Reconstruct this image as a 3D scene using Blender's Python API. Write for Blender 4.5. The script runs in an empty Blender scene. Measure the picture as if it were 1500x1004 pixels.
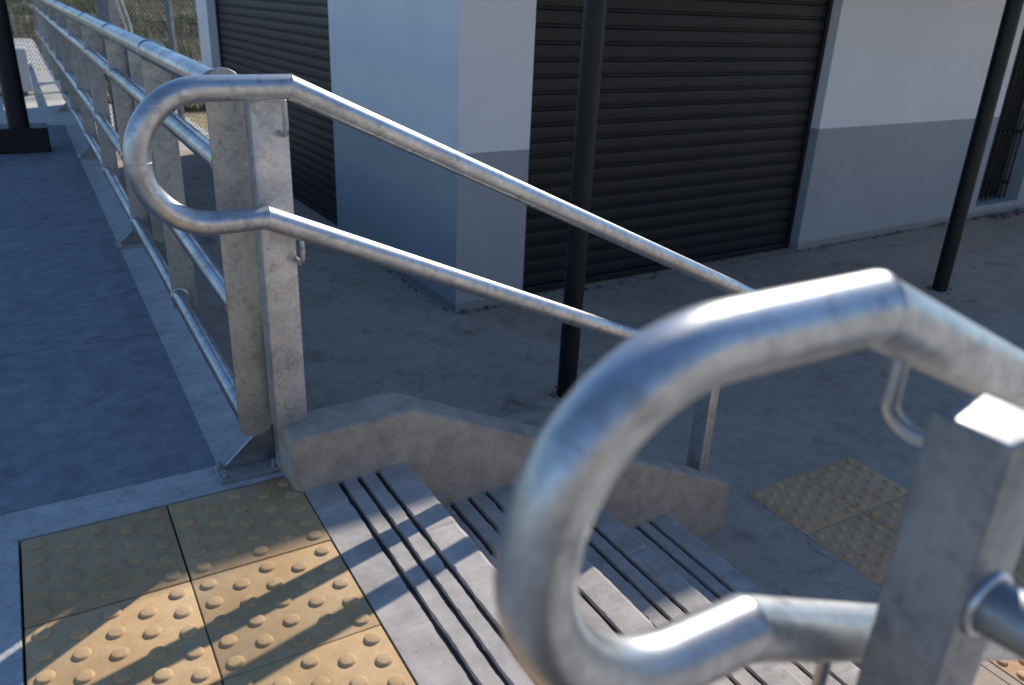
import bpy, bmesh, math, random
from mathutils import Vector, Matrix
random.seed(7)
SC = bpy.context.scene
COL = SC.collection
rad = math.radians

# ------------------------------------------------------------------ camera
cam_d = bpy.data.cameras.new('camera'); cam = bpy.data.objects.new('camera', cam_d); COL.objects.link(cam)
SC.camera = cam
CAM_R = [[0.863597, -0.502528, 0.040826], [-0.164809, -0.357895, -0.919103], [0.476486, 0.787005, -0.391898]]
CAM_C = [0.16095, -1.46919, 1.13161]
r_, d_, f_ = [Vector(v) for v in CAM_R]
m = Matrix(((r_.x, -d_.x, -f_.x), (r_.y, -d_.y, -f_.y), (r_.z, -d_.z, -f_.z))).to_4x4()
m.translation = Vector(CAM_C); cam.matrix_world = m
cam_d.sensor_width = 36; cam_d.lens = 1180.1 / 1500 * 36
cam_d.clip_start = 0.02; cam_d.clip_end = 400
cam_d.dof.use_dof = True; cam_d.dof.focus_distance = 2.3; cam_d.dof.aperture_fstop = 4.0

# ------------------------------------------------------------------ light
SUN = Vector((1.25, 0.864, 1.0))            # direction towards the sun
el = math.atan2(1.0, math.hypot(SUN.x, SUN.y)); az = math.atan2(SUN.x, SUN.y)
W = bpy.data.worlds.new('World'); SC.world = W; W.use_nodes = True
nt = W.node_tree; nt.nodes.clear()
sky = nt.nodes.new('ShaderNodeTexSky'); sky.sky_type = 'NISHITA'; sky.sun_disc = False
sky.sun_elevation = el; sky.sun_rotation = az
sky.air_density = 1.0; sky.dust_density = 0.0; sky.ozone_density = 6.0
bg = nt.nodes.new('ShaderNodeBackground'); bg.inputs['Strength'].default_value = 0.135
wo = nt.nodes.new('ShaderNodeOutputWorld')
nt.links.new(sky.outputs[0], bg.inputs[0]); nt.links.new(bg.outputs[0], wo.inputs[0])
sun_d = bpy.data.lights.new('sun', 'SUN'); sun_d.energy = 4.3; sun_d.angle = rad(0.5); sun_d.color = (1.0, 0.93, 0.83)
sun = bpy.data.objects.new('sun', sun_d); COL.objects.link(sun)
sun.rotation_euler = SUN.to_track_quat('Z', 'Y').to_euler()
SC.view_settings.view_transform = 'Standard'; SC.view_settings.look = 'None'
SC.view_settings.gamma = 1; SC.view_settings.use_curve_mapping = False
SC.view_settings.exposure = 0.37

# ------------------------------------------------------------------ materials
class N:
    def __init__(s, name):
        s.m = bpy.data.materials.new(name); s.m.use_nodes = True; s.t = s.m.node_tree
        s.b = s.t.nodes['Principled BSDF']; s.pos = None
    def n(s, ty, **kw):
        x = s.t.nodes.new(ty)
        for k, v in kw.items(): setattr(x, k, v)
        return x
    def l(s, a, b): s.t.links.new(a, b)
    def co(s):
        if not s.pos: s.pos = s.n('ShaderNodeNewGeometry').outputs['Position']
        return s.pos
    def obj(s): return s.n('ShaderNodeTexCoord').outputs['Object']
    def noise(s, scale, detail=4, rough=.55, vec=None, stretch=None, dist=0):
        x = s.n('ShaderNodeTexNoise'); x.inputs['Scale'].default_value = scale
        x.inputs['Detail'].default_value = detail; x.inputs['Roughness'].default_value = rough
        x.inputs['Distortion'].default_value = dist
        v = vec or s.co()
        if stretch:
            mp = s.n('ShaderNodeMapping'); mp.inputs['Scale'].default_value = stretch
            s.l(v, mp.inputs[0]); v = mp.outputs[0]
        s.l(v, x.inputs['Vector']); return x.outputs['Fac']
    def ramp(s, fac, stops):
        x = s.n('ShaderNodeValToRGB'); e = x.color_ramp.elements
        while len(e) > 1: e.remove(e[0])
        e[0].position = stops[0][0]; e[0].color = col(stops[0][1])
        for p, c in stops[1:]:
            q = e.new(p); q.color = col(c)
        s.l(fac, x.inputs[0]); return x.outputs[0]
    def mix(s, fac, a, b, mode='MIX'):
        x = s.n('ShaderNodeMix', data_type='RGBA', blend_type=mode)
        for sock, v in ((x.inputs[0], fac), (x.inputs[6], a), (x.inputs[7], b)):
            if hasattr(v, 'is_output'): s.l(v, sock)
            elif sock.name == 'Factor': sock.default_value = v
            else: sock.default_value = col(v)
        return x.outputs[2]
    def math(s, op, a, b=0.0):
        x = s.n('ShaderNodeMath', operation=op)
        for sock, v in ((x.inputs[0], a), (x.inputs[1], b)):
            if hasattr(v, 'is_output'): s.l(v, sock)
            else: sock.default_value = v
        return x.outputs[0]
    def rnd(s): return s.n('ShaderNodeObjectInfo').outputs['Random']
    def bump(s, h, strength=.3, dist=.002):
        x = s.n('ShaderNodeBump'); x.inputs['Strength'].default_value = strength; x.inputs['Distance'].default_value = dist
        s.l(h, x.inputs['Height']); s.l(x.outputs[0], s.b.inputs['Normal']); return x
    def done(s, color=None, rough=None, metal=None, spec=None):
        for sock, v in (('Base Color', color), ('Roughness', rough), ('Metallic', metal), ('Specular IOR Level', spec)):
            if v is None: continue
            if hasattr(v, 'is_output'): s.l(v, s.b.inputs[sock])
            else: s.b.inputs[sock].default_value = col(v) if sock == 'Base Color' else v
        return s.m
def col(c):
    if isinstance(c, (int, float)): return (c, c, c, 1)
    return tuple(c) + (1,) if len(c) == 3 else tuple(c)

def concrete(name, dark, light, stain=(.08, .075, .07), stain_amt=.35, fine=260, brush=None, bumpd=.002, obj_var=0.0, rough=.88, pits=True, brush_amt=.3, cracks=0.0, splash=0.0, mid_amt=.55):
    k = N(name)
    big = k.noise(1.7, 6, .62); mid = k.noise(14, 6, .65); fin = k.noise(fine, 3, .6)
    c = k.ramp(big, [(.30, dark), (.70, light)])
    c = k.mix(mid_amt, c, k.ramp(mid, [(.32, [x * .72 for x in dark]), (.70, [min(1, x * 1.12) for x in light])]))
    c = k.mix(.4, c, k.ramp(fin, [(.3, .30), (.7, .70)]), 'OVERLAY')
    st = k.ramp(k.noise(4.3, 8, .7, dist=.6), [(.54, 0.0), (.72, 1.0)])
    f = k.n('ShaderNodeRGBToBW'); k.l(st, f.inputs[0])
    c = k.mix(k.math('MULTIPLY', f.outputs[0], stain_amt), c, stain)
    if obj_var:
        c = k.mix(1.0, c, k.ramp(k.rnd(), [(0, 1 - obj_var), (1, 1.0)]), 'MULTIPLY')
    h = k.math('ADD', k.math('MULTIPLY', fin, .6), mid)
    if brush:
        br = k.noise(60, 4, .6, stretch=brush)
        c = k.mix(brush_amt, c, k.ramp(br, [(.32, .3), (.68, .7)]), 'OVERLAY')
        h = k.math('ADD', h, k.math('MULTIPLY', br, 1.6))
    if cracks:
        wv = k.n('ShaderNodeVectorMath', operation='ADD'); nv = k.n('ShaderNodeTexNoise'); nv.inputs['Scale'].default_value = 3.0; nv.inputs['Detail'].default_value = 6
        k.l(k.co(), nv.inputs['Vector']); sc = k.n('ShaderNodeVectorMath', operation='SCALE'); sc.inputs['Scale'].default_value = .35
        k.l(nv.outputs['Color'], sc.inputs[0]); k.l(k.co(), wv.inputs[0]); k.l(sc.outputs[0], wv.inputs[1])
        vc = k.n('ShaderNodeTexVoronoi', feature='DISTANCE_TO_EDGE'); vc.inputs['Scale'].default_value = 1.1; k.l(wv.outputs[0], vc.inputs['Vector'])
        cr = k.math('MULTIPLY', k.math('LESS_THAN', vc.outputs['Distance'], .0035), k.math('GREATER_THAN', k.noise(.9, 3), .50))
        c = k.mix(k.math('MULTIPLY', cr, cracks), c, [x * .35 for x in dark])
    if splash:
        sp_ = k.ramp(k.noise(7, 9, .78, dist=.4), [(.62, 0.0), (.70, 1.0)]); bw = k.n('ShaderNodeRGBToBW'); k.l(sp_, bw.inputs[0])
        c = k.mix(k.math('MULTIPLY', bw.outputs[0], splash), c, [min(1, x * 1.25) for x in light])
        g1 = k.math('GREATER_THAN', k.noise(95, 3, .6), .72)
        c = k.mix(k.math('MULTIPLY', g1, .5), c, [x * .45 for x in dark])
    if pits:
        v = k.n('ShaderNodeTexVoronoi'); v.inputs['Scale'].default_value = 55; k.l(k.co(), v.inputs['Vector'])
        p = k.math('MULTIPLY', k.math('LESS_THAN', v.outputs['Distance'], .10), k.math('GREATER_THAN', k.noise(9, 3), .58))
        c = k.mix(k.math('MULTIPLY', p, .7), c, [x * .3 for x in dark])
    k.bump(h, .5, bumpd)
    return k.done(c, rough, 0, .3)

M = {}
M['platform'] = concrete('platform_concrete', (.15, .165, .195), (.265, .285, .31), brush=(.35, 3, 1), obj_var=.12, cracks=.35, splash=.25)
M['border'] = concrete('border_concrete', (.36, .36, .355), (.49, .49, .48), stain_amt=.25, brush=(1, 1.5, 1))
M['step'] = concrete('step_concrete', (.35, .315, .285), (.49, .445, .405), stain_amt=.30, fine=420, obj_var=.06)
M['stringer'] = concrete('stringer_render', (.30, .25, .20), (.45, .38, .305), stain=(.15, .13, .105), stain_amt=.45, bumpd=.004)
M['pavement'] = concrete('pavement_concrete', (.35, .272, .208), (.475, .385, .305), stain=(.075, .068, .06), stain_amt=.55, brush=(.5, 2.6, 1), bumpd=.0010, mid_amt=.32, brush_amt=.14, cracks=.28, splash=.35)
M['lit_conc'] = concrete('sunlit_concrete', (.49, .465, .42), (.60, .57, .52), stain_amt=.2)  # concrete made paler where sun falls, so sunlight is partly in the colour
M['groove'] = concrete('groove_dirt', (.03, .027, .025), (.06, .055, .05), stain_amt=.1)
M['gap'] = concrete('joint_dirt', (.04, .036, .032), (.07, .063, .055), stain_amt=.1)

def tile_mat():
    k = N('ochre_tile')
    big = k.noise(5, 6, .65); fin = k.noise(330, 3, .6); mid = k.noise(28, 5, .65)
    c = k.ramp(big, [(.3, (.45, .28, .13)), (.55, (.505, .34, .175)), (.75, (.53, .39, .24))])
    c = k.mix(.45, c, k.ramp(mid, [(.3, .36), (.7, .62)]), 'OVERLAY')
    c = k.mix(.3, c, k.ramp(fin, [(.3, .3), (.7, .7)]), 'OVERLAY')
    st = k.math('GREATER_THAN', k.noise(60, 2), .74)
    c = k.mix(k.math('MULTIPLY', st, .4), c, (.16, .11, .06))
    c = k.mix(1.0, c, k.ramp(k.rnd(), [(0, (.86, .86, .86)), (1, (1.04, 1.0, .96))]), 'MULTIPLY')
    k.bump(k.math('ADD', fin, k.math('MULTIPLY', mid, .6)), .35, .001)
    return k.done(c, .72, 0, .35)
M['tile'] = tile_mat()
def tile_dull():
    k = N('dusty_ochre_tile')
    c = k.ramp(k.noise(6, 6, .65), [(.3, (.56, .325, .155)), (.7, (.62, .41, .24))])
    c = k.mix(.4, c, k.ramp(k.noise(40, 5, .65), [(.3, .33), (.7, .64)]), 'OVERLAY')
    k.bump(k.noise(300, 3), .3, .001)
    return k.done(c, .8, 0, .3)
M['tile_dull'] = tile_dull()

def galv(name, c0, c1, r0, r1, streak=None, metal=.92, spangle=70, rust=0.0):
    k = N(name); ob = k.obj()
    v = k.n('ShaderNodeTexVoronoi'); v.inputs['Scale'].default_value = spangle; k.l(ob, v.inputs['Vector'])
    sp = k.n('ShaderNodeSeparateColor'); k.l(v.outputs['Color'], sp.inputs[0])
    big = k.noise(9, 6, .65, vec=ob)
    f = k.math('ADD', k.math('MULTIPLY', sp.outputs[0], .12), k.math('MULTIPLY', big, .88))
    if streak:
        sn = k.noise(60, 5, .7, vec=ob, stretch=streak)
        f = k.math('ADD', k.math('MULTIPLY', f, .6), k.math('MULTIPLY', sn, .4))
    c = k.ramp(f, [(.30, c0), (.66, c1)])
    bl = k.ramp(k.noise(28, 6, .7, vec=ob, dist=.8), [(.52, 1.0), (.70, .62)])
    c = k.mix(1.0, c, bl, 'MULTIPLY')
    dk = k.math('GREATER_THAN', k.noise(75, 3, .6, vec=ob), .71)
    c = k.mix(k.math('MULTIPLY', dk, .55), c, (.13, .13, .13))
    if rust:
        rs = k.ramp(k.noise(16, 5, .7, vec=ob), [(.60, 0.0), (.74, 1.0)])
        bw = k.n('ShaderNodeRGBToBW'); k.l(rs, bw.inputs[0])
        c = k.mix(k.math('MULTIPLY', bw.outputs[0], rust), c, (.20, .13, .08))
    rr = k.n('ShaderNodeMapRange'); k.l(f, rr.inputs[0]); rr.inputs[1].default_value = .3; rr.inputs[2].default_value = .7
    rr.inputs[3].default_value = r1; rr.inputs[4].default_value = r0
    k.bump(k.math('ADD', k.noise(130, 4, .6, vec=ob), k.math('MULTIPLY', k.noise(22, 4, .7, vec=ob), .7)), .2, .0009)
    return k.done(c, rr.outputs[0], metal, .5)
M['pipe'] = galv('galvanised_pipe', (.36, .37, .38), (.66, .67, .67), .28, .50, streak=(1, 1, 1))
M['fence_pipe'] = galv('dimmed_fence_pipe', (.24, .25, .27), (.44, .45, .47), .22, .38)  # aged zinc, darkened further to imitate the deep sky mirrored in it
M['near_post'] = galv('dimmed_zinc_post', (.22, .23, .24), (.36, .37, .38), .42, .60, spangle=110, metal=.8)  # same galvanised zinc, darkened to stand for the dark surroundings it reflects
M['plate'] = galv('galvanised_plate', (.29, .305, .30), (.46, .48, .465), .42, .60, spangle=150, metal=.8)
M['post'] = galv('galvanised_post', (.42, .42, .42), (.68, .67, .66), .38, .55, spangle=150, metal=.8, rust=.30)
M['weld'] = galv('weld_zinc', (.5, .5, .5), (.8, .8, .8), .3, .5)

def plain(name, c, rough=.5, metal=0, spec=.5, var=.25, scale=12, bumpd=.0006, bscale=220):
    k = N(name)
    n1 = k.noise(scale, 6, .6)
    cc = k.ramp(n1, [(.28, [x * (1 - var) for x in c]), (.72, [min(1, x * (1 + var)) for x in c])])
    k.bump(k.noise(bscale, 3, .6), .3, bumpd)
    rr = k.n('ShaderNodeMapRange'); k.l(n1, rr.inputs[0]); rr.inputs[3].default_value = rough * .85; rr.inputs[4].default_value = min(1, rough * 1.2)
    return k.done(cc, rr.outputs[0], metal, spec)
M['black_paint'] = plain('black_enamel', (.008, .0085, .009), .48, spec=.35)
M['shutter'] = plain('shutter_charcoal', (.009, .0105, .0125), .46, spec=.35, var=.35, scale=6)
M['shutter_side'] = plain('side_shutter_charcoal', (.018, .0195, .022), .44, spec=.4, var=.35, scale=6)
M['dark'] = plain('dark_interior', (.012, .012, .013), .8)
M['canopy'] = plain('canopy_sheet', (.25, .26, .27), .6)
M['debris'] = plain('rubble', (.16, .14, .12), .9, var=.6, scale=30)
M['scrap'] = plain('red_scrap', (.35, .05, .04), .6)
M['bolt'] = galv('bolt_zinc', (.35, .36, .38), (.6, .62, .64), .35, .5)
M['wire'] = plain('mesh_wire', (.10, .10, .10), .5, metal=.5)
M['white'] = plain('white_block', (.62, .61, .58), .8, var=.12, scale=5, bumpd=.002, bscale=60)

def wall_mat():
    k = N('painted_render')
    z = k.n('ShaderNodeSeparateXYZ'); k.l(k.co(), z.inputs[0])
    wob = k.math('MULTIPLY', k.math('SUBTRACT', k.noise(40, 3), .5), .006)
    up = k.math('GREATER_THAN', k.math('ADD', z.outputs[2], wob), .29)
    n1 = k.noise(1.6, 6, .6); n2 = k.noise(9, 6, .65)
    lo = k.ramp(n1, [(.3, (.345, .365, .375)), (.7, (.395, .415, .42))])
    hi = k.ramp(n1, [(.3, (.77, .77, .755)), (.7, (.84, .84, .82))])
    c = k.mix(up, lo, hi)
    c = k.mix(.22, c, k.ramp(n2, [(.3, .38), (.7, .6)]), 'OVERLAY')
    sp = k.math('GREATER_THAN', k.noise(26, 6, .75), .66)
    c = k.mix(k.math('MULTIPLY', sp, .16), c, (.25, .235, .21))
    # splash of dirt just over the pavement
    foot = k.math('LESS_THAN', z.outputs[2], k.math('ADD', -.665, k.math('MULTIPLY', k.noise(11, 5, .7), .05)))
    c = k.mix(k.math('MULTIPLY', foot, .5), c, (.2, .18, .155))
    k.bump(k.math('ADD', k.noise(120, 4, .6), k.math('MULTIPLY', n2, 1.5)), .35, .0025)
    return k.done(c, .75, 0, .3)
M['wall'] = wall_mat()

def earth():
    k = N('dry_earth')
    c = k.ramp(k.noise(1.1, 8, .7), [(.3, (.27, .20, .12)), (.5, (.44, .35, .22)), (.7, (.30, .29, .14))])
    c = k.mix(.5, c, k.ramp(k.noise(22, 6, .7), [(.3, .25), (.7, .75)]), 'OVERLAY')
    k.bump(k.noise(14, 6), .8, .06)
    return k.done(c, .95, 0, .1)
M['earth'] = earth()
M['sandy'] = concrete('bounce_bank', (.46, .39, .29), (.56, .48, .36), stain=(.3, .26, .15), stain_amt=.3, fine=40, bumpd=.02, pits=False)  # pale warm colour so the added bank bounces light
def grassm(name, a, b):
    k = N(name); c = k.ramp(k.noise(1.3, 4), [(.35, a), (.65, b)])
    return k.done(c, .8, 0, .15)
M['grass_dry'] = grassm('dry_grass', (.47, .41, .29), (.38, .35, .23))
M['grass_green'] = grassm('green_grass', (.14, .19, .05), (.26, .27, .09))
M['flower'] = plain('yellow_petals', (.75, .6, .04), .6)

# ------------------------------------------------------------------ mesh helpers
def link(name, bm, mat, parent=None, smooth=False, label=None, kind=None):
    me = bpy.data.meshes.new(name)
    bmesh.ops.recalc_face_normals(bm, faces=bm.faces)
    bm.to_mesh(me); bm.free()
    me.materials.append(M[mat])
    if smooth:
        for p in me.polygons: p.use_smooth = True
    o = bpy.data.objects.new(name, me); COL.objects.link(o)
    if parent: o.parent = parent
    if label: o['label'] = label
    if kind: o['kind'] = kind
    return o
def twin(src, parent=None, loc=None, rot=None, scale=None):
    o = src.copy(); COL.objects.link(o); o.parent = parent
    if loc is not None: o.location = loc
    if rot is not None: o.rotation_euler = rot
    if scale is not None: o.scale = scale
    return o
def thing(name, label, cat, loc=(0, 0, 0), group=None, rz=0):
    o = bpy.data.objects.new(name, None); COL.objects.link(o); o.empty_display_size = .1
    o.location = loc; o.rotation_euler = (0, 0, rz); tag(o, label, cat, group); return o
def tag(o, label, cat, group=None):
    o['label'] = label; o['category'] = cat
    if group: o['group'] = group
    return o
def setting(name, bm, mat, parent=None, smooth=False):
    o = link(name, bm, mat, parent, smooth)
    if not parent: o['kind'] = 'structure'
    return o
def box(x0, x1, y0, y1, z0, z1, bev=0.0, seg=2, bm=None):
    b = bmesh.new()
    bmesh.ops.create_cube(b, size=1)
    for v in b.verts:
        v.co = Vector((x0 + (v.co.x + .5) * (x1 - x0), y0 + (v.co.y + .5) * (y1 - y0), z0 + (v.co.z + .5) * (z1 - z0)))
    if bev: bmesh.ops.bevel(b, geom=b.edges[:], offset=bev, segments=seg, profile=.5, affect='EDGES')
    return merge(bm, b) if bm else b
def merge(bm, b, mat=None):
    if mat is not None: b.transform(mat)
    me = bpy.data.meshes.new('tmp'); b.to_mesh(me); b.free(); bm.from_mesh(me); bpy.data.meshes.remove(me); return bm
def prism(poly, axis, a, b, bev=0.0, seg=2):
    """closed 2-D outline pushed from a to b along axis ('x': poly=(y,z), 'y': (x,z), 'z': (x,y))"""
    def P(p, t):
        return {'x': (t, p[0], p[1]), 'y': (p[0], t, p[1]), 'z': (p[0], p[1], t)}[axis]
    bm = bmesh.new()
    v0 = [bm.verts.new(P(p, a)) for p in poly]; v1 = [bm.verts.new(P(p, b)) for p in poly]
    bm.faces.new(v0); bm.faces.new(v1[::-1])
    n = len(poly)
    for i in range(n): bm.faces.new((v0[i], v0[(i + 1) % n], v1[(i + 1) % n], v1[i]))
    if bev: bmesh.ops.bevel(bm, geom=bm.edges[:], offset=bev, segments=seg, profile=.5, affect='EDGES')
    return bm
def tube(path, r, n=32, n0=None, n1=None, cap=True, bm=None, inner=0.0):
    """round tube along a polyline; n0/n1 = normals of mitred ends"""
    path = [Vector(p) for p in path]; bm = bm or bmesh.new(); k = len(path)
    tan = []
    for i in range(k):
        a = (path[i] - path[i - 1]).normalized() if i else None
        b = (path[i + 1] - path[i]).normalized() if i < k - 1 else None
        tan.append((a, b))
    up = Vector((0, 1, 0)) if abs((tan[0][1]).y) < .8 else Vector((1, 0, 0))
    d = tan[0][1]; u = (up - d * up.dot(d)).normalized(); rings = []
    for i in range(k):
        a, b = tan[i]
        d = a or b
        u = (u - d * u.dot(d)).normalized(); w = d.cross(u)
        nn = None
        if a and b: nn = (a + b).normalized()
        elif i == 0 and n0 is not None: nn = Vector(n0)
        elif i == k - 1 and n1 is not None: nn = Vector(n1)
        ring = []
        for j in range(n):
            t = 2 * math.pi * j / n
            p = u * (r * math.cos(t)) + w * (r * math.sin(t))
            if nn is not None: p = p - d * (p.dot(nn) / d.dot(nn))
            ring.append(bm.verts.new(path[i] + p))
        rings.append(ring)
        if b is not None: u = (u - b * u.dot(b)).normalized()
    for i in range(k - 1):
        for j in range(n):
            bm.faces.new((rings[i][j], rings[i][(j + 1) % n], rings[i + 1][(j + 1) % n], rings[i + 1][j]))
    if cap:
        bm.faces.new(rings[0][::-1]); bm.faces.new(rings[-1])
    return bm
def smooth_by_angle(o, deg=35):
    me = o.data
    for p in me.polygons: p.use_smooth = True
    b = bmesh.new(); b.from_mesh(me)
    for e in b.edges:
        if len(e.link_faces) == 2 and e.calc_face_angle(0) > rad(deg): e.smooth = False
    b.to_mesh(me); b.free(); return o
def rough_edges(bm, amt, keep=lambda v: True):
    for v in bm.verts:
        if keep(v):
            v.co += Vector((random.uniform(-amt, amt), random.uniform(-amt, amt), random.uniform(-amt, amt)))
    return bm

G = -0.70                                       # lower pavement level; the upper platform is z = 0

# ------------------------------------------------------------------ ground
bm = bmesh.new(); bmesh.ops.create_grid(bm, x_segments=2, y_segments=2, size=140)
bmesh.ops.translate(bm, vec=(0, 60, G - .16), verts=bm.verts)
setting('ground', bm, 'earth')
pav = setting('lower_pavement', box(.62, 16, -9, 9.0, G - .15, G), 'pavement')
setting('bounce_street', box(.62, 16, -9, -1.25, G + .004, G + .008), 'lit_conc')  # pale slab added to bounce sunlight onto the shaded front
setting('rear_path', box(.62, 2.27, 9.004, 13.5, G - .15, G), 'lit_conc')  # ground past the building shade, sunlit tone put into its colour

# upper platform: poured bays with joints, paler margin strips, sunk bed for the tactile tiles
plat = setting('platform', box(-6, .553, -9, 30, -.9, -.035), 'gap')
def bay(x0, x1, y0, y1, mat='platform', name='bay', z=0.0):
    return link(name, box(x0, x1, y0, y1, -.034, z, .0006, 1), mat, plat)
ys = [.425, 1.40, 3.05, 4.75, 6.45]
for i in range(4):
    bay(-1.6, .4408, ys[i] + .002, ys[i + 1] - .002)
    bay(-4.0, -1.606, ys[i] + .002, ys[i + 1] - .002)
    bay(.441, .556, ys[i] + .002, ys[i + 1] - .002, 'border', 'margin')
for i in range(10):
    bay(-4.0, .556, 6.453 + i * 1.7, 6.447 + (i + 1) * 1.7, 'lit_conc')  # bays beyond the shade edge, painted paler as if by sun
bay(-.125, .60, .306, .4255, 'border', 'margin')
bay(-.125, -.004, -4, .305, 'border', 'margin'); bay(-4, -.127, -4, .424)


# ------------------------------------------------------------------ tactile paving
def tile_mesh(s, name, mat, hk=1.0):
    bm = box(.0015, s - .0015, .0015, s - .0015, -.03, 0, .0022, 2)
    for i in range(5):
        for j in range(5):
            u = .1 + .2 * i
            if i % 2 == 0: v = .1 + .2 * j
            else:
                if j == 4: continue
                v = .2 + .2 * j
            cx, cy = u * s, v * s; R = .0515 * s; n = 20; prev = None
            for rr, zz in ((1.08, -.0005), (1.0, .0024 * hk), (.90, .0044 * hk), (.76, .0051 * hk)):
                ring = [bm.verts.new((cx + R * rr * math.cos(2 * math.pi * q / n), cy + R * rr * math.sin(2 * math.pi * q / n), zz)) for q in range(n)]
                if prev:
                    for q in range(n): bm.faces.new((prev[q], prev[(q + 1) % n], ring[(q + 1) % n], ring[q]))
                prev = ring
            bm.faces.new(prev)
    o = link('tile', bm, mat); return smooth_by_angle(o, 50)
tp = thing('tactile_paving', 'ochre studded paving tiles along the top of the stairs, half in sun', 'tactile paving', (0, 0, 0), 'tactile paving strips')
t0 = tile_mesh(.30, 'tile', 'tile'); first = True
for i in range(2):
    for j in range(-4, 1):
        o = t0 if first else twin(t0, tp); first = False
        o.parent = tp; o.location = (i * .30 + random.uniform(-.001, .001), j * .30 + random.uniform(-.001, .001), random.uniform(-.0008, .0008))
        if (i + j) % 2: o.location.x += .3; o.location.y += .3; o.rotation_euler = (0, 0, math.pi)
tq = thing('tactile_paving', 'dusty brown studded paving tiles in shade at the foot of the stairs', 'tactile paving', (2.468, .115, G), 'tactile paving strips')
t1 = tile_mesh(.32, 'tile', 'tile_dull', 1.4); first = True
for i in range(2):
    for j in range(-6, 1):
        o = t1 if first else twin(t1, tq); first = False
        o.parent = tq; o.location = (i * .32, j * .32, .006 + random.uniform(-.0008, .0008))
# worn mortar skirt round the lower strip
link('mortar_bed', box(-.035, .675, -1.95, .365, -.02, .002, .002, 1), 'pavement', tq)

# ------------------------------------------------------------------ stairs
st = thing('staircase', 'grey concrete steps with three dark grooves on each tread', 'stairs', (.6, -.4, 0))
NX = [.884, 1.222, 1.558, 1.905]; RZ = [0, -.175, -.35, -.525]
def step(x0, x1, z, g, zb):
    xs = []                                    # profile of the tread top with three recessed grooves
    pr_ = [(x0, z)]
    for gx in g:
        pr_ += [(gx - .0080, z), (gx - .0062, z - .011), (gx + .0062, z - .011), (gx + .0080, z)]
    pr_ += [(x1 - .012, z), (x1 - .0035, z - .0035), (x1, z - .012), (x1, zb)]
    ny = 110; ya, yb = -1.07, .24 + .06 * (x1 - .6)
    bm = bmesh.new(); rows = []
    ph = [random.uniform(0, 99) for _ in pr_]
    for k in range(ny + 1):
        y = ya + (yb - ya) * k / ny; row = []
        for q, (x, zz) in enumerate(pr_):
            edge = 0 < q < len(pr_) - 1
            a = .0010 if edge else 0
            dx = a * (math.sin(y * 37 + ph[q]) * .6 + math.sin(y * 91 + ph[q] * 2) * .5 + random.uniform(-.6, .6))
            if edge and random.random() < .03: dx += random.uniform(-.004, .004)
            if q >= len(pr_) - 4 and random.random() < .05: zz -= random.uniform(0, .004)
            row.append(bm.verts.new((x + dx - .6, y + .4, zz + (random.uniform(-.0006, .0006) if edge else 0))))
        rows.append(row)
    for k in range(ny):
        for q in range(len(pr_) - 1):
            bm.faces.new((rows[k][q], rows[k][q + 1], rows[k + 1][q + 1], rows[k + 1][q]))
    for k in range(ny):                        # close underside and back
        pass
    me_b = [bm.verts.new((x0 - .6, ya + .4, zb)), bm.verts.new((x0 - .6, yb + .4, zb))]
    bm.faces.new([rows[0][q] for q in range(len(pr_))] + [me_b[0]])
    bm.faces.new([rows[ny][q] for q in range(len(pr_))][::-1] + [me_b[1]])
    bm.faces.new([me_b[0]] + [rows[k][0] for k in range(ny + 1)] + [me_b[1]])
    bm.faces.new([me_b[0]] + [me_b[1]] + [rows[k][-1] for k in range(ny, -1, -1)])
    o = link('step', bm, 'step', st)
    # dirt lying in the grooves
    for gx in g:
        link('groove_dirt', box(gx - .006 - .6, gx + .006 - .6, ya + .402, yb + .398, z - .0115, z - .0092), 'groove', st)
    return o
step(.602, NX[0], 0, [.694, .744, .794], -.6)
for i in range(1, 4):
    step(NX[i - 1] - .003, NX[i], RZ[i], [NX[i] - .207, NX[i] - .150, NX[i] - .092], G - .05)
# groove worn in the paving at the stair foot
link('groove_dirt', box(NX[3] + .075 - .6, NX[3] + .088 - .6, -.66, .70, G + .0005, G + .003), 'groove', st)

# ------------------------------------------------------------------ side walls of the stairs
def side_wall(y0, y1, label, skew):
    poly = [(.585, -.3), (.585, .147), (.905, .147), (2.232, -.512), (2.232, G - .05), (.9, G - .05)]
    bm = prism(poly, 'y', 0, y1 - y0)
    bmesh.ops.bevel(bm, geom=bm.edges[:], offset=.014, segments=4, profile=.5, affect='EDGES')
    bmesh.ops.triangulate(bm, faces=[f for f in bm.faces if len(f.verts) > 4])
    o = link('stair_side_wall', bm, 'stringer'); smooth_by_angle(o, 40)
    tag(o, label, 'low wall', 'stair side walls')
    o.matrix_world = Matrix.Translation((.585, y0, 0)) @ Matrix.Rotation(skew, 4, 'Z') @ Matrix.Translation((-.585, 0, 0))
    return o
SK = rad(3.4)
side_wall(.211, .345, 'rounded concrete kerb wall beside the stairs under the far handrail', SK)
side_wall(-1.215, -1.075, 'concrete kerb wall on the near side of the stairs below the blurred handrail', 0)

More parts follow.
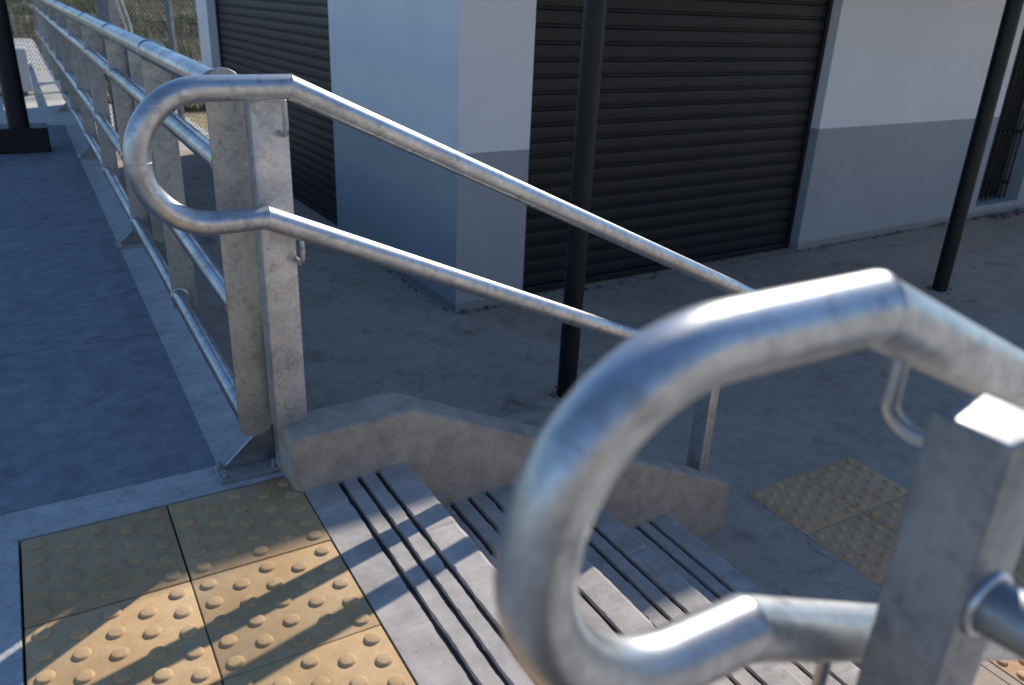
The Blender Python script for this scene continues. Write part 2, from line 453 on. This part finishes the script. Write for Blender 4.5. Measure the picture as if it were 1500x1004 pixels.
# ------------------------------------------------------------------ handrails
RP = .0252
def handrail(label, Y, side, skew, post, zb=.680, xl=.334):
    """side = +1: post stands on the +y side of the pipes"""
    root = thing('handrail', label, 'handrail', (.6, Y, .147), 'galvanised stair handrails', skew)
    L = lambda x, z: Vector((x - .6, 0, z - .147))
    zt = .947; R = (zt - zb) / 2; xc = xl + R
    T = L(.640, zt); B = L(.572, zb)
    e_t = L(2.232, .222); e_b = L(2.190, -.041)
    dt = (e_t - T).normalized(); db = (e_b - B).normalized(); X = Vector((1, 0, 0))
    mt = (dt + X).normalized(); mb = (db + X).normalized()
    bend = [T] + [L(xc + .05, zt)]
    for k in range(0, 49):
        a = math.pi / 2 + math.pi * k / 48
        bend.append(L(xc + R * math.cos(a), (zt + zb) / 2 + R * math.sin(a)))
    bend += [L(xc + .02, zb), B]
    smooth_by_angle(link('return_bend', tube(bend, RP, 40, n0=-mt, n1=mb), 'pipe', root), 40)
    smooth_by_angle(link('upper_rail', tube([T, T.lerp(e_t, .33), T.lerp(e_t, .66), e_t], RP, 40, n0=mt, n1=mt), 'pipe', root), 40)
    smooth_by_angle(link('lower_rail', tube([B, B.lerp(e_b, .5), e_b], RP, 40, n0=mb, n1=mb), 'pipe', root), 40)
    zc = (e_t.z + e_b.z) / 2; R2 = (e_t.z - e_b.z) / 2; xe = e_t.x + .004
    low = [e_t, Vector((xe, 0, e_t.z))] + [Vector((xe + R2 * math.sin(math.pi * k / 32), 0, zc + R2 * math.cos(math.pi * k / 32))) for k in range(1, 32)] + [Vector((xe, 0, e_b.z)), e_b]
    smooth_by_angle(link('return_bend', tube(low, RP, 40, n0=mt, n1=-mb), 'pipe', root), 40)
    # weld seams where the bends meet the sloping pipes
    def seam(c, nrm, d, name='weld_seam'):
        rr = []
        u = Vector((0, 1, 0)); w = d.cross(u).normalized()
        for j in range(41):
            t = 2 * math.pi * j / 40; p = u * RP * math.cos(t) + w * RP * math.sin(t)
            rr.append(c + p - d * (p.dot(nrm) / d.dot(nrm)))
        smooth_by_angle(link(name, tube(rr, .0008, 6, cap=False), 'weld', root))
    seam(T, mt, X); seam(B, mb, X)
    if side > 0: seam(L(xc - R, (zt + zb) / 2 - .0), Vector((0, 0, 1)), Vector((0, 0, 1)))
    # post and J-shaped pipe brackets
    for (x0, x1, ya, yb, z0, z1) in post:
        p = link('post', box(x0 - .6, x1 - .6, side * ya if side > 0 else -yb, side * yb if side > 0 else -ya, z0 - .147, z1 - .147, .004, 3), 'post' if side > 0 else 'near_post', root)
        smooth_by_angle(p, 30)
    return root, L
def bracket(root, L, x, z, side, drop, reach, r=.0062, dx=0.0):
    p = []
    for k in range(11):
        a = math.pi / 2 * k / 10
        p.append((0 + dx * k / 10, side * (.022 * (1 - math.cos(a))), -.022 * math.sin(a)))
    v = L(x, z)
    path = [v + Vector((0, 0, -RP + .004)), v + Vector((0, 0, -drop + .022))] + [v + Vector((q[0], q[1], -drop + .022 + q[2])) for q in p[1:]] + [v + Vector((dx * 1.6, side * reach, -drop))]
    smooth_by_angle(link('bracket', tube(path, r, 14), 'pipe', root), 40)

h1, L1 = handrail('sharp galvanised pipe handrail with loop end on the far side of the stairs', .25, 1, SK,
                  [(.572, .650, .045, .098, .140, .917), (2.125, 2.170, .035, .105, -.50, .17)])
bracket(h1, L1, .629, .94, 1, .092, .052)
bracket(h1, L1, .648, .648, 1, .085, .052)
bracket(h1, L1, 2.15, .26, 1, .085, .05); bracket(h1, L1, 2.10, .0, 1, .085, .05)
h2, L2 = handrail('large out of focus galvanised handrail loop in the foreground', -1.15, -1, 0,
                  [(.674, .738, .039, .098, -.30, .880)], zb=.695, xl=.378)
bracket(h2, L2, .690, .925, -1, .085, .055, .0062, .016)
bracket(h2, L2, .690, .64, -1, .085, .055, .0062, .016)

# ------------------------------------------------------------------ far guard fence on the platform edge
XF = .53; XR = .518
gf = thing('guard_fence', 'galvanised pipe guard fence with flat plate posts along the platform edge', 'guard fence', (XF, .36, 0))
def O(x, y, z): return Vector((x - XF, y - .36, z))
RAILS = [(.943, .0285), (.775, .0255), (.440, .0255), (.150, .0255)]
def plate_mesh(zb, zt, w, th, round_bottom=True):
    h = w / 2; pts = []
    for k in range(17):
        a = math.pi * k / 16; pts.append((h * math.cos(a), zt - h + h * math.sin(a)))
    rb = .026
    for k in range(7):
        a = math.pi + math.pi / 2 * k / 6; pts.append((-h + rb + rb * math.cos(a), zb + rb + rb * math.sin(a)))
    for k in range(7):
        a = 1.5 * math.pi + math.pi / 2 * k / 6; pts.append((h - rb + rb * math.cos(a), zb + rb + rb * math.sin(a)))
    return prism(pts, 'y', -th / 2, th / 2, .0018, 2)
plates_y = [.372, 1.335, 2.40, 3.62, 4.85, 6.1, 7.3, 8.5, 9.7, 10.9, 12.1]
pl0 = None
for i, y in enumerate(plates_y):
    if pl0 is None:
        pl0 = link('post_plate', plate_mesh(.095, .975, .078, .010), 'plate', gf); o = pl0
    else: o = twin(pl0, gf)
    o.location = O(XF + .005, y, 0)
    if i == 1: o.location.z = .0
o = twin(pl0, gf); o.location = O(XF + .080, 2.37, -.04)
yend = plates_y[-1] + .4
for z, r in RAILS:
    nm = 'top_rail' if z > .9 else ('bottom_rail' if z < .2 else 'middle_rail')
    smooth_by_angle(link(nm, tube([O(XR, .374, z), O(XR, 3, z), O(XR, 7, z), O(XR, yend, z)], r, 28), 'fence_pipe', gf), 40)
# seams                                       # weld collars where pipes meet plates
for i, y in enumerate(plates_y[1:6]):
    for z, r in RAILS:
        b = bmesh.new()
        pts = [Vector((math.cos(2 * math.pi * j / 24) * (r + .001), 0, math.sin(2 * math.pi * j / 24) * (r + .001))) for j in range(25)]
        c = link('weld_seam', tube(pts, .0032, 6, cap=False), 'weld', gf); c.location = O(XR, y - .007, z)
def base(y):
    bp = link('base_plate', box(-.10, .055, -.04, .045, 0, .010, .001, 1), 'plate', gf)
    bp.location = O(XF, y, .001)
    gs = link('gusset', prism([(-.085, .0105), (.050, .0105), (.050, .112), (.026, .112)], 'y', -.004, .004), 'fence_pipe', gf)
    gs.location = O(XF, y + .016, .001)
    for bx, by in ((-.085, -.026), (-.088, .028), (.034, -.026)):
        b = bmesh.new()
        bmesh.ops.create_cone(b, cap_ends=True, segments=6, radius1=.0085, radius2=.0085, depth=.008, matrix=Matrix.Translation((0, 0, .0145)))
        bmesh.ops.create_cone(b, cap_ends=True, segments=12, radius1=.005, radius2=.0046, depth=.012, matrix=Matrix.Translation((0, 0, .024)))
        q = link('bolt', b, 'bolt', bp); q.location = (bx, by, 0)
base(.368); base(2.55); base(4.85); base(7.3)

# ------------------------------------------------------------------ near guard fence meeting the foreground handrail
gn = thing('guard_fence', 'blurred galvanised guard pipe and plate beside the foreground handrail post', 'guard fence', (.70, -1.30, 0))
def Q(x, y, z): return Vector((x - .70, y + 1.30, z))
smooth_by_angle(link('middle_rail', tube([Q(.706, -1.2505, .742), Q(.715, -1.33, .742), Q(.73, -1.60, .742), Q(.74, -2.4, .742)], .0215, 28), 'near_post', gn), 40)
smooth_by_angle(link('bottom_rail', tube([Q(.706, -1.2505, .25), Q(.74, -2.4, .25)], .0215, 28), 'near_post', gn), 40)
o = twin(pl0, gn); o.location = Q(.74, -2.4, 0)
pts = [Q(.706 + .0235 * math.cos(2 * math.pi * j / 28), -1.2505, .742 + .0235 * math.sin(2 * math.pi * j / 28)) for j in range(29)]
smooth_by_angle(link('weld_seam', tube(pts, .0035, 8, cap=False), 'weld', gn), 60)

# ------------------------------------------------------------------ building
ANG = math.atan(.042)
bd = thing('building', 'white shop building with grey painted base and roller shutters', 'building', (2.30, 2.765, G), rz=ANG)
H = 3.85
def wallpiece(x0, x1, y0, y1, z0, z1, name='wall'):
    return link(name, box(x0, x1, y0, y1, z0, z1), 'wall', bd)
wallpiece(0, .50, 0, 1.98, 0, H, 'corner_pillar')
def rot_local(o): return o
# front wall: pillar | shutter | wall | window | wall
wallpiece(3.245, 5.90, .002, .35, 0, H, 'front_wall')
wallpiece(5.902, 6.70, .004, .35, 0, .115, 'window_sill')
wallpiece(5.902, 6.70, .004, .35, 2.3, H, 'lintel')
wallpiece(6.702, 12.5, .002, .35, 0, H, 'front_wall')
wallpiece(.502, 3.243, .004, .35, 2.62, H, 'lintel')
# left side: shutter recessed, then a jamb and the back part of the wall
wallpiece(.004, .35, 1.982, 5.62, 2.62, H, 'lintel')
wallpiece(0, .35, 5.622, 6.1, 0, H, 'side_wall')
wallpiece(.352, 12.5, 5.8, 6.1, 0, H, 'rear_wall')
link('roof', box(-.02, 12.52, -.02, 6.12, H + .002, H + .12), 'canopy', bd)
link('interior', box(.75, 12.3, .75, 5.7, 0, H - .1), 'dark', bd)

def slat_mesh(length, pitch, mat):
    pr2 = []                                      # section (depth, z): curved slat with hooked lip
    for k in range(8):
        t = k / 7; pr2.append((-.0022 * math.sin(math.pi * t) ** .5 - .002, pitch * (.04 + .74 * t)))
    pr2 += [(.003, pitch * .81), (.005, pitch * .85), (-.0035, pitch * .875), (-.0035, pitch * .935), (.003, pitch * .95), (.003, pitch * .995), (.012, pitch * .985), (.012, pitch * .04)]
    return prism(pr2, 'x', 0, length)
def shutter(name, label, loc, rz, length, height, pitch, mat):
    t = link('roller_shutter', box(-.035, .0, -.02, .05, 0, height, .003, 1), mat, bd)     # left guide carries the rest
    t.location = loc; t.rotation_euler = (0, 0, rz); t['label'] = label
    g = link('guide_rail', box(length, length + .035, -.02, .05, 0, height, .003, 1), mat, t)
    link('bottom_bar', box(.001, length - .001, -.016, .03, .001, .05, .004, 2), mat, t)
    s0 = link('slat', slat_mesh(length - .004, pitch, mat), mat, t)
    smooth_by_angle(s0, 45)
    n = int((height - .055) / pitch)
    for i in range(n):
        o = s0 if i == 0 else twin(s0, t)
        o.location = (.002, random.uniform(-.0012, .0012), .054 + i * pitch)
        o.rotation_euler = (random.uniform(-.012, .012), 0, 0)
    return t
shutter('roller_shutter', 'wide charcoal roller shutter on the front wall', (.537, .10, 0), 0, 2.67, 2.60, .097, 'shutter')
shutter('roller_shutter', 'charcoal roller shutter on the shaded side wall', (.11, 5.59, 0), -math.pi / 2, 3.57, 2.60, .080, 'shutter_side')

# barred window at the right end
wn = link('window', box(5.91, 6.69, .20, .24, .12, 2.29), 'dark', bd); wn['label'] = 'dark window opening behind a black bar grille'
for i in range(9):
    x = 5.95 + i * .088
    link('bar', tube([(x, .12, .117), (x, .12, 2.297)], .008, 8), 'black_paint', wn)
for z in (.28, .8, 1.35, 1.9):
    link('bar', box(5.905, 6.695, .128, .142, z - .015, z + .015), 'black_paint', wn)

# ------------------------------------------------------------------ black steel posts
ZC = 2.4
def pole(x, y, z0, r, label, block=False):
    t = thing('steel_post', label, 'post', (x, y, z0), 'black steel posts')
    smooth_by_angle(link('shaft', tube([(0, 0, -.02), (0, 0, (1.655 if not block else 4.2) - z0 - .002)], r, 28), 'black_paint', t), 40)
    if block:
        link('base_block', box(-.16, .17, -.12, .14, 0, .17, .008, 2), 'black_paint', t)
    else:
        b = bmesh.new()                            # broken concrete and dirt round the foot
        for k in range(26):
            a = random.uniform(0, 6.28); d = r + random.uniform(.0, .05); s = random.uniform(.004, .016)
            m_ = Matrix.Translation((d * math.cos(a), d * math.sin(a), s * .3)) @ Matrix.Rotation(random.uniform(0, 3), 4, 'Z') @ Matrix.Diagonal((s, s * .8, s * .7, 1))
            bmesh.ops.create_icosphere(b, subdivisions=1, radius=1, matrix=m_)
        link('loose_mortar', b, 'debris', t)['kind'] = 'stuff'
    return t
cn = thing('canopy', 'thin sheet canopy over the shop front pavement', 'canopy', (2.3, 1.665, 1.74))
link('roof_sheet', box(-.06, 11.5, -.04, 1.06, 0, .04), 'canopy', cn)
link('edge_beam', box(-.06, 11.5, -.03, .03, -.09, -.001), 'black_paint', cn)
pole(2.300, 1.512, G, .048, 'round black steel post standing behind the far handrail')
pole(5.746, 1.745, G, .052, 'round black steel post in front of the barred window')
pole(.118, 5.27, 0, .066, 'thick black post on a square block on the platform', True)

# ------------------------------------------------------------------ background beyond the building
bm = bmesh.new(); bmesh.ops.create_grid(bm, x_segments=60, y_segments=40, size=1)
for v in bm.verts:
    x = 2 + v.co.x * 22; y = 24.5 + v.co.y * 11; t = (y - 13.5) / 22
    z = G - .05 + 2.2 * max(0, t) ** .9 + .12 * math.sin(x * 1.3 + y) + .10 * math.sin(x * .7 - y * 1.9) + random.uniform(-.05, .05)
    v.co = Vector((x, y, z))
emb = setting('embankment', bm, 'earth', smooth=True)
for (cx, cy, lx, ly) in ((6, -22, 60, 7),):        # unseen bank added to dim low sky and bounce light from the street side
    bm = bmesh.new(); bmesh.ops.create_grid(bm, x_segments=30, y_segments=30, size=1)
    for v in bm.verts:
        u = (1 - abs(v.co.x)) if lx < ly else (1 - abs(v.co.y))
        v.co = Vector((cx + v.co.x * lx, cy + v.co.y * ly, G - .1 + 6.0 * min(1, u * 1.6) + random.uniform(-.35, .35)))
    setting('embankment', bm, 'sandy', smooth=True)
def emb_z(x, y):
    t = (y - 13.5) / 22
    return G - .05 + 2.2 * max(0, t) ** .9 + .12 * math.sin(x * 1.3 + y) + .10 * math.sin(x * .7 - y * 1.9)
def tufts(name, mat, n, hmin, hmax, clump):
    vs = []; fs = []
    cl = [(random.uniform(-2.5, 8), random.uniform(13.6, 30)) for _ in range(clump)]
    for _ in range(n):
        cx, cy = random.choice(cl); x = random.gauss(cx, .45); y = max(13.4, random.gauss(cy, .5))
        z = emb_z(x, y) - .03
        for b in range(5):
            a = random.uniform(0, 6.28); h = random.uniform(hmin, hmax); l = random.uniform(.1, .5) * h; w = random.uniform(.008, .02)
            px, py = x + random.uniform(-.06, .06), y + random.uniform(-.06, .06)
            ux, uy = math.cos(a), math.sin(a); i = len(vs)
            vs += [(px - uy * w, py + ux * w, z), (px + uy * w, py - ux * w, z), (px + ux * l * .4 + uy * w * .7, py + uy * l * .4 - ux * w * .7, z + h * .6), (px + ux * l * .4 - uy * w * .7, py + uy * l * .4 + ux * w * .7, z + h * .6), (px + ux * l, py + uy * l, z + h)]
            fs += [(i, i + 1, i + 2, i + 3), (i + 3, i + 2, i + 4)]
    me = bpy.data.meshes.new(name); me.from_pydata(vs, [], fs); me.materials.append(M[mat])
    o = bpy.data.objects.new(name, me); COL.objects.link(o); o['kind'] = 'stuff'; return o
tag(tufts('dry_grass', 'grass_dry', 15000, .12, .40, 240), 'dry straw coloured grass on the bank behind the wire fence', 'grass')
tag(tufts('green_weeds', 'grass_green', 8000, .10, .34, 60), 'green weeds in patches on the bank behind the wire fence', 'weeds')

# chain-link fence from the back corner of the building
FA = Vector((2.26, 9.42, G)); FB = Vector((-.2, 12.1, G)); FD = (FB - FA); FL = FD.length; FD.normalize()
cf = thing('chain_link_fence', 'chain link wire fence with grey posts closing off the grassy bank', 'fence', FA, rz=math.atan2(FD.y, FD.x))
bm = bmesh.new(); dgm = .055; hh = 2.6; nz = int(hh / dgm)
def wire(pts, r=.0042):
    prev = None
    for i, p in enumerate(pts):
        ring_ = [bm.verts.new((p[0], p[1] + r * math.cos(a), p[2] + r * math.sin(a))) for a in (0, 2.1, 4.2)]
        ring_[0].co.x += r; ring_[1].co.x -= r
        if prev:
            for j in range(3): bm.faces.new((prev[j], prev[(j + 1) % 3], ring_[(j + 1) % 3], ring_[j]))
        prev = ring_
for c in range(int(FL / dgm)):
    wire([(c * dgm + (dgm * .5 if k % 2 else -dgm * .5), .0026 * (1 if (k + c) % 2 else -1), .05 + k * dgm * .5) for k in range(nz * 2)])
o = link('wire_mesh', bm, 'wire', cf); o['kind'] = 'stuff'
for d_x, w in ((.50, .065), (1.36, .17), (3.2, .1)):
    link('post', box(d_x - w / 2, d_x + w / 2, .012, .012 + w, 0, 2.8, .006, 1), 'platform', cf)
for z in (.06, 1.4, 2.62):
    link('tension_wire', tube([(0, 0, z), (FL, 0, z)], .004, 6), 'wire', cf)

# bright pipe handrail further along
fr = thing('handrail', 'thin shiny twin pipe handrail behind the guard fence in the sun', 'handrail', (1.35, 9.5, G), 'far pipe handrail')
for k, dx in enumerate((0, .055)):
    smooth_by_angle(link('pipe', tube([(-.13 + dx, 0, 1.95), (.0 + dx, 0, 1.36), (.02 + dx, 0, 0)], .016, 16), 'pipe', fr), 40)

# concrete seat at the far end of the platform
cb = thing('concrete_bench', 'pale concrete bench block far along the platform behind the black post', 'bench', (.285, 8.55, 0))
link('block', box(-1.6, 0, 0, .45, .04, .46, .012, 2), 'white', cb); link('plinth', box(-1.55, -.05, .04, .41, 0, .04), 'platform', cb)

# mortar crumbs and dirt along the foot of the walls
gb = bmesh.new()
for k in range(420):
    t = random.uniform(0, 6.5); s = random.uniform(.003, .012) * random.choice((.6, 1, 1, 1.6))
    if .52 < t < 3.2 and random.random() < .4: off = .07
    else: off = -.012
    if random.random() < .22: p = Vector((-.012 - abs(random.gauss(0, .012)), random.uniform(0, 1.95), s * .3))
    else: p = Vector((t, off - abs(random.gauss(0, .014)), s * .3))
    m_ = Matrix.Translation(p) @ Matrix.Rotation(random.uniform(0, 3), 4, Vector((random.random(), random.random(), 1))) @ Matrix.Diagonal((s * 1.4, s, s * .6, 1))
    bmesh.ops.create_icosphere(gb, subdivisions=1, radius=1, matrix=m_)
link('foot_grit', gb, 'debris', bd, kind='stuff')

# rubble against the wall by the window
random.seed(21)
rb = bmesh.new()
for k in range(40):
    s = random.uniform(.008, .035)
    p = (8.55 + random.uniform(-.15, .75), 2.93 + random.uniform(-.05, .05), G + s * .4)
    m_ = Matrix.Translation(p) @ Matrix.Rotation(random.uniform(0, 3), 4, Vector((random.random(), random.random(), 1))) @ Matrix.Diagonal((s * 1.3, s, s * .7, 1))
    bmesh.ops.create_icosphere(rb, subdivisions=1, radius=1, matrix=m_)
rough_edges(rb, .006)
o = link('rubble', rb, 'debris', kind='stuff'); tag(o, 'small heap of broken stones against the wall under the window', 'rubble')
rb = box(-.03, .03, -.012, .012, 0, .022, .004, 1); rough_edges(rb, .006)
o = link('scrap', rb, 'scrap'); o.location = (8.62, 2.88, G + .003); tag(o, 'small red scrap lying at the wall foot beside rubble', 'litter')
